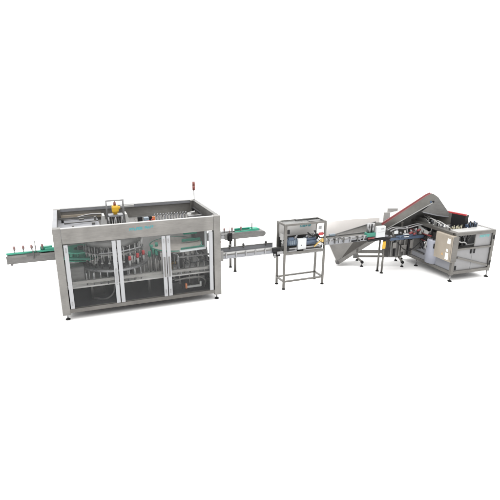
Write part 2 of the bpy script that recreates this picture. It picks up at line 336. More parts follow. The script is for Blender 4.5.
for i in range(9):                                       # short columns on the deck in front of the ring
    x = 0.62+i*0.16; y = 0.26 - 0.0*i
    if i not in (4, 5): MB().cyl((x, y+0.05*abs(i-4)*0.5, DK), (x, y+0.05*abs(i-4)*0.5, 1.0), 0.016, n=8).build('support_pin', m_bright, A)
# infeed star wheel, green
st = MB().ring((0.56, 1.30), 0.16, 0.40, 1.33, 1.36).build('star_wheel', m_green, A)
for i in range(14):
    t = 2*PI*i/14; MB().cyl((0.56+0.33*math.cos(t), 1.30+0.33*math.sin(t), 1.15), (0.56+0.33*math.cos(t), 1.30+0.33*math.sin(t), 1.33), 0.022, n=8).build('spacer', m_green, st)
MB().ring((0.56, 1.30), 0.16, 0.41, 1.12, 1.15).ring((0.56, 1.30), 0.30, 0.31, 1.15, 1.30).build('lower_plate', m_green, st)
MB().cyl((0.56, 1.3, DK), (0.56, 1.3, 1.42), 0.07).box(0.5, 0.72, 1.2, 1.26, 1.362, 1.40).build('hub', m_dsteel, st)
MB().prism([(0.22, 0.95, 1.19), (0.75, 0.75, 1.19), (0.75, 0.83, 1.19), (0.22, 1.03, 1.19)], (0, 0, 0.05)).build('infeed_guide', m_dgreen, A)
MB().chbox(0.20, 0.60, 0.62, 0.95, DK, 1.09, 0.02).build('gear_housing', m_mid, A)
MB().box(0.10, 0.62, 1.85, 2.1, 1.1, 1.18).build('infeed_track', m_mid, A)
# right half: capping turret with the pale bowl
PX, PY = 2.93, 0.92
bowl = MB().lathe((PX, PY), [(0.15, 1.25), (0.60, 1.27), (0.655, 1.30), (0.66, 1.345), (0.63, 1.345), (0.60, 1.315), (0.1, 1.31)], 56).build('cap_bowl', m_bowl, A)
MB().cyl((PX, PY, DK), (PX, PY, 1.25), 0.16).build('bowl_stand', m_mid, bowl)
MB().ring((PX, PY+0.02), 0.665, 0.685, 1.32, 1.345).build('bowl_edge', m_dgreen, bowl)
for i in range(10):
    t = PI+PI*i/9.0; x = PX+0.52*math.cos(t); y = PY+0.52*math.sin(t)
    MB().cyl((x, y, DK), (x, y, 1.24), 0.02, n=10).cyl((x, y, 1.0), (x, y, 1.08), 0.045, n=10).build('capping_head', m_mid if i % 2 else m_bright, A)
for (x, y, z) in ((2.3, 0.7, 1.3), (2.36, 0.62, 1.28), (2.28, 0.85, 1.36), (2.42, 0.95, 1.38), (2.2, 0.75, 1.22)):
    q = MB().cyl((x, y, DK), (x, y, z-0.1), 0.022, n=10).build('guide_stand', m_mid, A)
    MB().cyl((x, y, z-0.1), (x, y, z+0.03), 0.04, n=10).build('guide_block', m_dgreen, q)
cht = MB().prism([(2.86, 0.165, 1.325), (3.52, 0.165, 1.345), (3.52, 0.165, 1.385), (2.86, 0.165, 1.36)], (0, 0.08, 0)).build('cap_chute', m_wbox, A)
MB().prism([(2.90, 0.248, 1.335), (3.50, 0.248, 1.35), (3.50, 0.248, 1.42), (2.90, 0.248, 1.405)], (0, 0.03, 0)).build('chute_lining', m_dgreen, cht)
MB().box(3.50, 3.545, 0.17, 0.21, 1.385, 1.80).build('chute_post', m_wbox, cht)
MB().box(3.25, 3.62, 1.35, 1.6, 1.44, 1.56).build('exit_guide', m_green, A)
MB().box(3.1, 3.6, 0.95, 1.0, 1.36, 1.42).build('exit_guide', m_dgreen, A)
MB().box(2.85, 3.64, 0.28, 0.31, 1.14, 1.18).build('cross_bar', m_dsteel, A)
for x, z in ((2.75, 1.3), (3.05, 1.2), (3.2, 1.2), (3.45, 1.2), (3.6, 1.25)):
    MB().cyl((x, 0.36, DK), (x, 0.36, z), 0.02, n=10).box(x-0.05, x+0.05, 0.32, 0.40, DK, 0.96).build('column', m_dsteel, A)
MB().cyl((3.3, 0.5, 0.98), (3.3, 0.7, 0.98), 0.09).cyl((3.5, 0.45, 1.0), (3.5, 0.7, 1.0), 0.07).build('drive_wheel', m_mid, A)
MB().tube([(2.70, 0.3, 1.28), (2.85, 0.26, 1.24), (2.83, 0.28, 1.0), (2.9, 0.3, DK)], 0.014).build('hose', m_bright, A)
MB().tube([(3.0, 0.3, 1.1), (3.2, 0.22, 0.98), (3.45, 0.25, 1.05), (3.62, 0.3, 0.95)], 0.012).build('hose', m_black, A)
MB().box(2.62, 2.82, 0.5, 0.6, DK, 0.98).build('oil_tray', m_brass, A)
# below the deck
for x in (0.7, 1.35, 2.1, 2.75, 3.3): MB().box(x, x+0.05, 0.6, 0.65, ZB+0.07, 0.665).build('deck_leg', m_dsteel, A)
MB().tube([(0.75, 0.5, 0.3), (1.0, 0.3, 0.28), (1.22, 0.3, 0.42), (1.25, 0.4, 0.66)], 0.022).build('drain_hose', m_dsteel, A)
MB().cyl((0.9, 0.9, 0.3), (0.9, 1.5, 0.3), 0.16).build('drive_motor', m_dsteel, A)
MB().tube([(2.72, 0.3, 0.55), (3.0, 0.28, 0.60), (3.4, 0.28, 0.60), (3.55, 0.3, 0.45), (3.5, 0.4, 0.25)], 0.022).build('pipe', m_taupe, A)
MB().tube([(2.66, 0.35, 0.58), (3.1, 0.3, 0.56), (3.5, 0.3, 0.58)], 0.018).build('pipe', m_mid, A)
for x in (2.85, 3.1, 3.35): MB().cyl((x, 0.3, 0.45), (x, 0.3, 0.67), 0.014, n=8).build('pipe', m_taupe, A)
MB().box(3.02, 3.40, 0.24, 0.28, 0.335, 0.385).box(3.36, 3.40, 0.24, 0.28, 0.385, 0.47).build('white_lever', m_rim, A)
MB().box(2.98, 3.02, 0.23, 0.29, 0.33, 0.46).build('valve_grip', m_orange, A)
MB().box(2.65, 2.95, 0.5, 0.9, ZB+0.07, 0.42).box(3.2, 3.6, 0.6, 1.0, ZB+0.07, 0.5).build('pump', m_dsteel, A)

# ================================================================ conveyors
def knobs(parent, spots, m, h=0.16):
    k0 = None
    for (x, y, z) in spots:
        if k0 is None:
            k0 = MB().cyl((0, 0, 0), (0, 0, h*0.55), 0.010, n=8).box(-0.02, 0.02, -0.02, 0.02, h*0.3, h*0.45).build('guide_bracket', m_mid, parent)
            MB().cyl((0, 0, h*0.55), (0, 0, h), 0.034, 0.026, n=12).build('knob', m, k0); k0.location = (x, y, z)
        else: copy_part(k0, parent, (x, y, z))
# 2. left infeed conveyor
c = thing('infeed_conveyor', 'short grey conveyor with green guide rail and four knobs leaving the left side', 'conveyor', (-0.6, 2.0, 0))
def lc(mb, name, m, parent): return mb.build(name, m, parent, (-0.6, 2.0, 0))
lc(MB().box(-1.23, 0.0, 1.88, 1.90, 0.95, 1.16).box(-1.23, 0.0, 2.12, 2.14, 0.95, 1.16), 'side_plate', m_mid, c)
lc(MB().box(-1.23, 0.0, 1.905, 2.115, 1.10, 1.14).box(-1.235, -1.2, 1.905, 2.115, 0.97, 1.1), 'chain_belt', m_dsteel, c)
lc(MB().box(-1.24, 0.0, 1.87, 1.879, 1.115, 1.165), 'wear_strip', m_taupe, c)
gr = lc(MB().box(-1.22, 0.0, 1.895, 1.93, 1.195, 1.235), 'guide_rail', m_green, c)
lc(MB().box(-1.22, 0.0, 2.09, 2.115, 1.145, 1.19), 'guide_rail', m_green, c)
lc(MB().box(-0.42, -0.12, 1.98, 2.10, 1.19, 1.30).box(-0.3, -0.02, 1.9, 1.96, 1.24, 1.28), 'guide_shoe', m_green, c)
lc(MB().box(-0.75, -0.45, 1.85, 1.87, 1.12, 1.2).box(-0.6, -0.57, 1.83, 1.87, 1.05, 1.26), 'clamp', m_dsteel, c)
lc(MB().cyl((-0.52, 1.88, 1.1), (-0.52, 1.88, 1.50), 0.012, n=8), 'sensor_rod', m_mid, c)
knobs(c, [(x+0.6, -0.09, 1.23) for x in (-1.02, -0.81, -0.61, -0.36)], m_pinkish, 0.17)
lc(MB().box(-0.2, 0.0, 1.93, 2.09, 1.14, 1.2), 'end_bracket', m_dsteel, c)
for xa in (-1.15, -0.08): lc(MB().box(xa, xa+0.05, 1.9, 2.12, 0.90, 0.95), 'cross_piece', m_mid, c)
# 3. right rear discharge conveyor
OR = (4.9, 2.1, 0)
c = thing('discharge_conveyor', 'rear conveyor on two thin legs with green guide and red knobs right of the cabinet', 'conveyor', OR)
MB().box(4.62, 5.86, 1.93, 1.95, 1.0, 1.17).box(4.62, 5.86, 2.25, 2.27, 1.0, 1.17).build('side_plate', m_mid, c, OR)
MB().box(3.87, 4.62, 1.95, 1.97, 1.02, 1.14).build('side_plate', m_bright, c, OR)
MB().cyl((5.86, 1.95, 1.085), (5.86, 2.25, 1.085), 0.075).build('end_roller', m_mid, c, OR)
MB().box(3.87, 5.84, 1.975, 2.225, 1.11, 1.15).build('chain_belt', m_dsteel, c, OR)
MB().prism([(4.95, 1.97, 1.19), (5.72, 1.97, 1.19), (5.72, 1.97, 1.235), (4.95, 1.97, 1.215)], (0, 0.04, 0)).box(5.45, 5.72, 1.99, 2.2, 1.21, 1.25).build('guide_rail', m_green, c, OR)
MB().box(5.0, 5.55, 2.15, 2.2, 1.2, 1.26).build('guide_rail', m_green, c, OR)
MB().box(3.87, 4.9, 1.985, 2.02, 1.22, 1.25).build('guide_rail', m_bright, c, OR)
MB().cyl((5.50, 2.0, 1.2), (5.50, 2.0, 1.42), 0.013, n=8).build('sensor_rod', m_black, c, OR)
MB().cyl((4.78, 1.97, 1.1), (4.78, 1.97, 1.37), 0.01, n=8).build('sensor_rod', m_pinkish, c, OR)
MB().box(4.70, 4.84, 1.90, 1.93, 0.96, 1.2).box(4.73, 4.80, 1.87, 1.9, 1.0, 1.12).build('clamp', m_black, c, OR)
MB().box(4.0, 4.1, 1.9, 1.95, 1.05, 1.25).box(4.35, 4.5, 1.9, 1.95, 1.08, 1.22).build('guide_clamp', m_dsteel, c, OR)
MB().box(4.2, 4.5, 1.9, 1.94, 0.94, 0.98).build('clip', m_red, c, OR)
knobs(c, [(x-OR[0], -0.12, 1.2) for x in (4.62, 4.86, 5.14)], m_pinkish, 0.15)
for y in (1.89, 2.31):
    MB().cyl((4.92, y, 0.03), (4.92, y, 1.0), 0.037).build('leg', m_frame, c, OR)
MB().box(4.90, 4.94, 1.92, 2.28, 0.38, 0.42).build('leg_brace', m_frame, c, OR)
feet(c, [(0.02, -0.21), (0.02, 0.21)], 0.05, 1.0)
# 4. transfer conveyor between filling machine and framed stand
OT = (4.7, 0.27, 0)
c = thing('transfer_conveyor', 'bright narrow conveyor running from the cabinet to the framed stand', 'conveyor', OT)
MB().box(3.865, 5.45, 0.13, 0.15, 1.03, 1.115).build('side_plate', m_silver, c, OT)
MB().box(3.865, 5.45, 0.39, 0.41, 1.03, 1.235).build('back_plate', m_silver, c, OT)
MB().box(3.865, 5.45, 0.135, 0.15, 1.155, 1.20).build('guide_rail', m_rim, c, OT)
MB().box(3.865, 5.45, 0.375, 0.389, 1.235, 1.26).build('guide_rail', m_mid, c, OT)
MB().box(3.865, 5.45, 0.15, 0.39, 1.09, 1.112).build('chain_belt', m_taupe, c, OT)
for i in range(6):
    x = 4.02+i*0.27; MB().box(x, x+0.03, 0.105, 0.13, 1.06, 1.19).build('guide_clip', m_bright, c, OT)
MB().box(3.87, 3.95, 0.08, 0.13, 1.0, 1.26).build('end_bracket', m_mid, c, OT)
knobs(c, [(x-OT[0], dy, 1.2) for x, dy in ((4.22, 0.1), (4.60, 0.1), (5.24, 0.1))], m_dsteel, 0.13)
MB().box(5.34, 5.52, 0.06, 0.125, 0.96, 1.18).box(5.30, 5.4, 0.03, 0.10, 1.10, 1.20).build('clamp', m_black, c, OT)
MB().box(5.42, 5.58, 0.03, 0.11, 1.02, 1.10).cyl((5.36, 0.05, 0.93), (5.36, 0.05, 1.05), 0.03).build('clamp', m_bright, c, OT)
MB().box(5.45, 5.66, 0.14, 0.41, 1.07, 1.11).build('belt_end', m_dsteel, c, OT)

# ================================================================ 5. framed stand
X0, X1, Y0, Y1, HB = 5.62, 6.863, 0.031, 0.532, 1.812
OB = (X0, Y0, 0)
B = thing('framed_stand', 'tall open steel stand on four legs with blue motor and white box inside', 'machine', OB)
T = 0.055
def bb(mb, n, m, p=None): return mb.build(n, m, p or B, OB)
for x in (X0, X1-T):
    for y in (Y0, Y1-T): bb(MB().chbox(x, x+T, y, y+T, 0.04, HB, 0.006), 'post', m_frame)
feet(B, [(a-OB[0], b-OB[1]) for a in (X0+T/2, X1-T/2) for b in (Y0+T/2, Y1-T/2)], 0.05, 0.95)
for y in (Y0, Y1-T):
    bb(MB().box(X0+T, X1-T, y+0.003, y+T-0.003, HB-T, HB-0.003), 'top_rail', m_frame)
    bb(MB().box(X0+T, X1-T, y+0.003, y+T-0.003, 0.2, 0.24), 'lower_rail', m_frame)
for x in (X0, X1-T):
    bb(MB().box(x+0.003, x+T-0.003, Y0+T, Y1-T, HB-T, HB-0.003), 'top_rail', m_frame)
    bb(MB().box(x+0.003, x+T-0.003, Y0+T, Y1-T, 0.2, 0.24), 'lower_rail', m_frame)
bb(MB().box(X0+T, X1-T, Y0+0.003, Y1-0.003, 0.965, 1.0), 'table_plate', m_mid)
bb(MB().box(X0+T, X1-T, Y0+0.001, Y0+0.02, 1.0, 1.045), 'table_edge', m_lowsteel)
bb(MB().box(X0+T, X1-T, Y0+T, Y1-T, HB-0.03, HB-0.022), 'top_sheet', g_clear)
bb(MB().box(X0+0.5, X1-0.1, Y1-0.14, Y1-0.08, HB-0.022, HB+0.01).box(X1-0.45, X1-0.1, Y0+0.1, Y0+0.25, HB-0.022, HB-0.005), 'top_strip', m_dsteel)
bp = bb(MB().box(X0+T, X1-T, Y1-0.04, Y1-0.03, 1.36, HB-T), 'back_panel', m_backp)
bb(letters(7, 6.30, 6.66, Y1-0.04, 1.575, 1.655, 5), 'printed_logo', m_teal, bp)
bb(MB().box(X0+T, X1-T, Y1-0.04, Y1-0.03, 1.0, 1.36), 'lower_back_panel', m_dsteel)
for z in (1.13, 1.60): bb(MB().box(5.70, 5.765, Y0-0.006, Y0+0.03, z-0.055, z+0.055), 'hinge', m_black)
bb(MB().box(5.675, 5.70, Y0+0.005, Y0+0.02, 1.0, 1.75), 'door_edge', m_taupe)
mo = bb(MB().cyl((5.78, 0.22, 1.26), (6.10, 0.22, 1.26), 0.10, n=20), 'motor', m_blue)
bb(MB().box(5.80, 5.95, 0.13, 0.2, 1.33, 1.40).cyl((5.75, 0.22, 1.26), (5.78, 0.22, 1.26), 0.11), 'motor_cover', m_dblue, mo)
for i in range(5): x = 5.82+i*0.055; bb(MB().ring((0, 0), 0.101, 0.108, 0, 0.012, 20), 'fin', m_dblue, mo).matrix_local = Matrix.Translation((x-OB[0], 0.22-OB[1], 1.26)) @ Matrix.Rotation(PI/2, 4, 'Y') @ Matrix.Translation(Vector(OB))
wb = bb(MB().chbox(6.05, 6.30, 0.08, 0.17, 1.075, 1.365, 0.008), 'white_box', m_wbox)
bb(MB().box(6.14, 6.16, 0.076, 0.08, 1.18, 1.20), 'lock', m_black, wb)
bb(MB().box(6.30, 6.62, 0.16, 0.30, 1.16, 1.34).box(6.32, 6.72, 0.12, 0.16, 1.22, 1.28), 'gripper_block', m_dblue)
bb(MB().box(X0+T, X1-T, 0.14, 0.40, 1.03, 1.10), 'conveyor_track', m_dsteel)
bb(MB().box(X0+T, X1-T, 0.12, 0.138, 1.05, 1.13), 'track_rail', m_bright)
for i, x in enumerate((5.98, 6.02, 6.33, 6.40, 6.46, 6.55, 6.62, 6.70)):
    bb(MB().cyl((x, 0.2+0.03*(i % 3), 1.28), (x+0.04, 0.18, 1.42+0.03*(i % 2)), 0.02, n=10), 'grip_finger', m_bright if i % 2 else m_silver)
bb(MB().tube([(6.36, 0.15, 1.5), (6.5, 0.13, 1.38), (6.62, 0.14, 1.42), (6.7, 0.2, 1.3)], 0.02), 'hose', m_black)
bb(MB().prism([(6.52, 0.1, 1.55), (6.58, 0.1, 1.55), (6.72, 0.1, 1.36), (6.66, 0.1, 1.36)], (0, 0.03, 0)), 'black_lever', m_black)
lb = bb(MB().box(6.60, 6.795, 0.09, 0.10, 1.47, 1.735), 'notice_plate', m_paper)
bb(MB().box(6.65, 6.74, 0.086, 0.09, 1.58, 1.665), 'notice_mark', m_cab, lb)
bb(MB().box(6.66, 6.79, 0.07, 0.10, 1.415, 1.485).cyl((6.79, 0.085, 1.45), (6.85, 0.085, 1.45), 0.02), 'emergency_stop', m_red)
bb(MB().bar((6.52, 0.06, 1.12), (6.78, 0.06, 1.33), 0.03).box(6.74, 6.8, 0.05, 0.09, 1.22, 1.30), 'brass_lever', m_brass)
bb(MB().bar((6.60, 0.07, 1.30), (6.80, 0.07, 1.14), 0.035), 'link_arm', m_rim)
bb(MB().box(5.64, 5.66, 0.15, 0.33, 1.33, 1.50).prism([(5.64, 0.15, 1.26), (5.64, 0.28, 1.26), (5.64, 0.15, 1.36)], (0.02, 0, 0)), 'side_bracket', m_rim)
bb(MB().box(5.66, 5.70, 0.1, 0.3, 1.16, 1.30).box(5.60, 5.66, 0.07, 0.16, 1.12, 1.2), 'side_clamp', m_dsteel)
bb(MB().box(5.72, X1-0.1, 0.07, 0.11, 0.95, 0.965), 'cable_tray', m_black)
bb(MB().box(5.68, 6.0, 0.05, 0.08, 1.045, 1.075).box(6.2, 6.75, 0.04, 0.06, 1.05, 1.07), 'front_strip', m_bright)

# ================================================================ 6. long conveyor in front of the hopper
OC = (8.0, 0.3, 0)
c = thing('outfeed_conveyor', 'long conveyor in front of the hopper on one pair of legs with white box', 'conveyor', OC)
def cc(mb, n, m, p=None): return mb.build(n, m, p or c, OC)
cc(MB().box(6.87, 9.02, 0.19, 0.21, 1.075, 1.165).box(6.87, 9.02, 0.43, 0.45, 1.075, 1.165), 'side_plate', m_silver)
cc(MB().box(6.87, 9.02, 0.21, 0.43, 1.14, 1.16), 'chain_belt', m_dsteel)
cc(MB().box(6.87, 8.3, 0.2, 0.215, 1.20, 1.235), 'guide_rail', m_bright)
cc(MB().box(6.87, 8.6, 0.42, 0.435, 1.22, 1.26), 'guide_rail', m_mid)
for i, x in enumerate((7.05, 7.22, 7.36, 7.50, 7.72, 7.95, 8.15)):
    cc(MB().box(x, x+0.035, 0.16, 0.19, 1.1, 1.25).cyl((x+0.017, 0.14, 1.2), (x+0.017, 0.18, 1.2), 0.022, n=10), 'guide_clip', m_dsteel if i % 2 else m_bright)
cc(MB().tube([(7.18, 0.17, 1.24), (7.28, 0.13, 1.33), (7.40, 0.16, 1.24), (7.52, 0.15, 1.2)], 0.02), 'cable', m_dsteel)
cc(MB().box(7.75, 8.05, 0.165, 0.19, 1.09, 1.125).box(8.1, 8.35, 0.165, 0.19, 1.11, 1.14), 'slot_cover', m_black)
cc(MB().box(7.15, 7.32, 0.3, 0.38, 1.28, 1.33), 'sensor', m_blue)
for y in (0.22, 0.42): cc(MB().cyl((8.93, y, 0.03), (8.93, y, 1.075), 0.028), 'leg', m_frame)
feet(c, [(0.93, -0.08), (0.93, 0.12)], 0.05, 1.0)
wb = cc(MB().chbox(8.56, 8.87, 0.13, 0.235, 1.145, 1.465, 0.02), 'control_box', m_wbox)
cc(MB().box(8.70, 8.80, 0.126, 0.13, 1.38, 1.40).box(8.6, 8.83, 0.127, 0.13, 1.30, 1.304), 'label_strip', m_cab, wb)
cy = cc(MB().cyl((8.375, 0.25, 1.29), (8.375, 0.25, 1.55), 0.062).cyl((8.50, 0.25, 1.29), (8.50, 0.25, 1.55), 0.052), 'guide_cylinder', m_bright)
cc(MB().chbox(8.29, 8.57, 0.17, 0.33, 1.18, 1.29, 0.01), 'green_base', m_dgreen, cy)
cc(MB().box(8.33, 8.345, 0.185, 0.19, 1.29, 1.54).box(8.435, 8.45, 0.2, 0.21, 1.29, 1.55), 'dark_reflection', m_black, cy)  # black strips put in as the dark reflections of shiny steel
cc(MB().box(8.3, 9.05, 0.12, 0.19, 1.055, 1.11), 'bottom_plate', m_black)
cc(MB().box(8.3, 8.5, 0.13, 0.17, 1.12, 1.16), 'red_stop', m_dred)
y1 = thing('hanging_tag', 'yellow oblong tag hanging under the end of the long conveyor beside its leg', 'tag', (8.885, 0.17, 0.78))
MB().chbox(-0.05, 0.05, -0.02, 0.02, 0, 0.22, 0.01).build('tag_body', m_yellow, y1)
MB().box(-0.03, 0.03, -0.012, 0.012, 0.22, 0.275).build('hanger', m_black, y1)

# ================================================================ 7. inclined elevator with hopper
EO = (8.74, 0.94, 0); EA = math.atan2(-0.362, 0.932)
E_ = thing('inclined_elevator', 'steep grey elevator with red top edging and triangular hopper at its foot', 'elevator', EO, EA)
def ee(mb, n, m, p=None): return mb.build(n, m, p or E_)
DT = 0.62
def P(pts, t): return [(s, t, z) for s, z in pts]
side = [(0.42, 1.20), (0.94, 1.34), (1.90, 1.985), (2.02, 2.02), (2.20, 1.66), (2.38, 1.66), (2.06, 2.15), (1.88, 2.25), (1.80, 2.265), (1.70, 2.20), (0.56, 1.355)]
side = [(0.52, 1.10), (1.90, 1.985), (2.05, 2.165), (1.90, 2.26), (1.80, 2.27), (1.70, 2.205), (0.50, 1.315)]
ee(MB().prism(P(side, 0), (0, 0.03, 0)), 'side_cover', m_greycover)
UT = 0.40                                                # width of the rising run; the belt lies deep between the covers
ee(MB().prism(P([(0.52, 1.10), (1.90, 1.94), (2.05, 1.90), (1.90, 2.02), (1.76, 2.02), (0.50, 1.15)], UT-0.03), (0, 0.03, 0)), 'side_cover', m_greycover)
ee(MB().prism([(0.55, 0.03, 1.16), (1.78, 0.03, 1.96), (1.78, 0.03, 1.93), (0.55, 0.03, 1.13)], (0, UT-0.06, 0)), 'belt', m_belt)
ee(MB().prism([(1.84, 0.03, 2.10), (1.92, 0.03, 2.08), (2.05, 0.03, 1.98), (2.34, 0.03, 1.68), (2.31, 0.03, 1.68), (2.03, 0.03, 1.94), (1.9, 0.03, 2.04)], (0, UT-0.06, 0)), 'head_cover', m_mid)
ee(MB().cyl((1.86, -0.02, 2.02), (1.86, 0.2, 2.02), 0.03), 'head_shaft', m_dblue)
ee(MB().prism([(0.50, -0.012, 1.318), (1.72, -0.012, 2.222), (1.80, -0.012, 2.275), (1.80, -0.012, 2.295), (1.70, -0.012, 2.252), (0.48, -0.012, 1.372)], (0, 0.05, 0)), 'red_edging', m_dred)
ee(MB().prism(P([(0.60, 1.12), (1.92, 1.93), (2.3, 1.66), (2.3, 1.30), (1.7, 1.0), (0.62, 0.98)], UT+0.01), (0, 0.02, 0)), 'rear_skirt', m_dsteel)
ee(MB().prism(P([(1.91, 1.975), (1.62, 1.715), (2.10, 1.60), (2.44, 1.56), (2.46, 1.66), (2.06, 2.158)], 0.006), (0, 0.026, 0)), 'discharge_chute', m_mid)
ee(MB().prism(P([(1.66, 1.70), (2.10, 1.595), (2.44, 1.555), (2.44, 1.58), (2.10, 1.625), (1.68, 1.725)], -0.004), (0, 0.01, 0)), 'chute_fold', m_silver)
ee(MB().cyl((1.93, -0.012, 2.02), (1.93, 0.0, 2.02), 0.03, n=14), 'shaft_cap', m_black)
ee(MB().prism([(0.50, -0.014, 1.298), (1.72, -0.014, 2.198), (1.84, -0.014, 2.262), (1.84, -0.014, 2.285), (1.72, -0.014, 2.226), (0.50, -0.014, 1.324)], (0, 0.012, 0)), 'worn_edging', m_pink)
ee(MB().prism([(0.62, -0.016, 1.165), (1.92, -0.016, 1.985), (1.92, -0.016, 2.012), (0.62, -0.016, 1.192)], (0, 0.014, 0)), 'bright_lower_edge', m_rim)
# lower run: thin channel under the hopper
ee(MB().prism(P([(-0.80, 0.10), (-0.72, 0.06), (0.62, 1.00), (0.62, 1.12), (-0.78, 0.17)], 0.0), (0, 0.04, 0)), 'lower_channel', m_taupe)
ee(MB().cyl((-0.75, -0.02, 0.125), (-0.75, 0.2, 0.125), 0.05), 'tail_roller', m_dsteel)
ee(MB().prism([(-0.72, 0.04, 0.15), (0.62, 0.04, 1.09), (0.62, 0.04, 1.06), (-0.72, 0.04, 0.12)], (0, DT-0.08, 0)), 'lower_belt', m_belt)
# hopper
hf = ee(MB().prism(P([(-1.14, 0.92), (-0.78, 0.175), (0.56, 1.115), (0.56, 1.40), (0.30, 1.40)], 0.0), (0, 0.02, 0)), 'hopper_front', m_taupe)
ee(MB().prism(P([(-0.62, 0.29), (-0.30, 0.80), (0.16, 0.845)], -0.006), (0, 0.006, 0)), 'dark_flap', m_belt, hf)
ee(MB().prism([(-1.15, -0.01, 0.915), (0.31, -0.01, 1.40), (0.31, -0.01, 1.43), (-1.15, -0.01, 0.945)], (0, 0.04, 0)), 'hopper_lip', m_dsteel, hf)
ee(MB().prism([(-1.14, 0.02, 0.92), (-0.78, 0.02, 0.175), (-0.76, 0.02, 0.175), (-1.12, 0.02, 0.93)], (0, DT-0.02, 0)), 'hopper_end', m_taupe)
ee(MB().prism(P([(-1.02, 1.27), (-0.17, 1.365), (0.60, 1.40), (0.60, 1.10), (-0.76, 0.175), (-1.12, 0.92)], DT), (0, 0.015, 0)), 'hopper_back', m_pale)
ee(MB().box(0.72, 0.92, DT+0.03, DT+0.08, 1.2, 1.56), 'rear_post', m_backp)
ee(MB().prism(P([(0.84, 1.52), (1.16, 1.60), (1.16, 1.68), (0.84, 1.68)], DT+0.085), (0, 0.05, 0)), 'rear_guard', m_backp)
# base frame
for t in (0.03, DT-0.03):
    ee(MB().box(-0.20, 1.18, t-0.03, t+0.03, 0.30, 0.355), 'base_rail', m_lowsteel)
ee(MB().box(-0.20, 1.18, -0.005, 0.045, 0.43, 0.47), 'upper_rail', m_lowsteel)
for s in (-0.17, 1.12):
    ee(MB().box(s-0.03, s+0.03, 0.06, DT-0.06, 0.30, 0.35), 'cross_rail', m_steel)
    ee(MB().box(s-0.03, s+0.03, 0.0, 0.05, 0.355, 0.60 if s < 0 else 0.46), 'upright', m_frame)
    ee(MB().box(s-0.03, s+0.03, DT-0.05, DT, 0.355, 0.62 if s < 0 else 1.45), 'upright', m_frame)
ee(MB().box(1.09, 1.15, 0.05, 0.1, 0.355, 1.40), 'upright', m_frame)
ee(MB().chbox(-0.28, -0.12, -0.02, 0.06, 0.28, 0.40, 0.01), 'rail_joint', m_dsteel)
for s, e in ((-0.18, 0.0), (1.10, 1.23)):
    for t in (0.0, DT):
        ee(MB().bar((s, t, 0.31), (e, t, 0.16), 0.06), 'foot_arm', m_frame)
        ee(MB().cyl((e, t-0.04, 0.15), (e, t+0.04, 0.15), 0.045), 'arm_joint', m_black)
feet(E_, [(0.0, 0.0), (1.23, 0.0), (0.0, DT), (1.23, DT)], 0.16, 1.0)

# ================================================================ 8. bottle unscrambler cabinet
UO = (10.244, -1.063, 0)
U = thing('unscrambler_cabinet', 'long steel cabinet at the right end with beige box on its corner', 'machine', UO, -0.04)
def uu(mb, n, m, p=None): return mb.build(n, m, p or U)
UW, UD, UH, UB = 1.369, 2.25, 1.406, 0.21
T = 0.09
for x in (0, UW-T):
    for y in (0, UD-T): uu(MB().chbox(x, x+T, y, y+T, UB-0.02, UH, 0.006), 'post', m_frame)
feet(U, [(0.045, 0.045), (UW-0.045, 0.045), (0.045, UD-0.045), (UW-0.045, UD-0.045), (0.045, 1.48)], UB, 1.15)
for y in (0, UD-T):
    uu(MB().box(T, UW-T, y+0.004, y+T-0.004, UB, UB+0.09), 'bottom_rail', m_frame)
    uu(MB().box(T, UW-T, y+0.004, y+T-0.004, UH-0.085, UH-0.003), 'top_rail', m_lowsteel)
for x in (0, UW-T):
    uu(MB().box(x+0.004, x+T-0.004, T, UD-T, UB, UB+0.09), 'bottom_rail', m_frame)
    uu(MB().box(x-(0.03 if x == 0 else 0.004), x+T+(0.05 if x == 0 else 0.004), T, UD-T, UH-0.085, UH-0.002), 'top_rail', m_frame)
uu(MB().box(T, UW-T, 0.008, T-0.008, 0.905, 0.955), 'middle_rail', m_frame)
uu(MB().box(T, UW-T, T, 0.42, UH-0.02, UH-0.006), 'top_sheet', m_rim)
uu(MB().box(UW-0.45, UW-T-0.012, 0.42, UD-T, UH-0.02, UH-0.007), 'top_sheet', m_rim)
uu(MB().box(T, UW-T, T, UD-T, UB+0.01, UB+0.03), 'floor_pan', m_dark)
uu(MB().box(T+0.02, UW-0.46, 0.44, UD-T-0.02, UH-0.36, UH-0.33), 'hopper_floor', m_mid)
for xa, xb, grip in ((T+0.005, UW/2-0.004, 1), (UW/2+0.004, UW-T-0.005, 0)):
    d = uu(MB().box(xa, xb, 0.045, 0.06, UB+0.095, 0.90), 'door', m_cab)
    gx = xb-0.075 if grip else xa+0.03
    uu(MB().chbox(gx, gx+0.045, 0.02, 0.045, 0.77, 0.90, 0.008), 'handle', m_black, d)
uu(MB().prism([(T+0.08, 0.012, 0.66), (UW-T-0.02, 0.012, 0.335), (UW-T-0.02, 0.012, 0.395), (T+0.08, 0.012, 0.72)], (0, 0.03, 0)), 'diagonal_brace', m_frame)
pn = uu(MB().box(UW/2+0.05, UW-T-0.004, 0.05, 0.06, 0.957, UH-0.087), 'upper_panel', m_cab)
uu(letters(7, UW/2+0.18, UW-T-0.06, 0.05, 1.20, 1.275, 11), 'printed_logo', m_tealp, pn)
uu(MB().box(UW/2+0.02, UW/2+0.05, 0.04, 0.062, 0.957, UH-0.087), 'mullion', m_mid)
uu(MB().box(T, UW-T, 0.062, 0.40, 0.93, 0.945), 'shelf', m_mid)
uu(MB().box(T, UW-T, 0.30, 0.315, 0.957, UH-0.09), 'inner_wall', m_cab)
for i in range(9):
    x = T+0.08+i*0.06; uu(MB().cyl((x, 0.22+0.03*(i % 3), 0.96), (x+0.05*((i % 3)-1), 0.2, 1.24+0.03*(i % 2)), 0.014, n=8), 'tie_rod', (m_bright, m_black, m_mid)[i % 3])
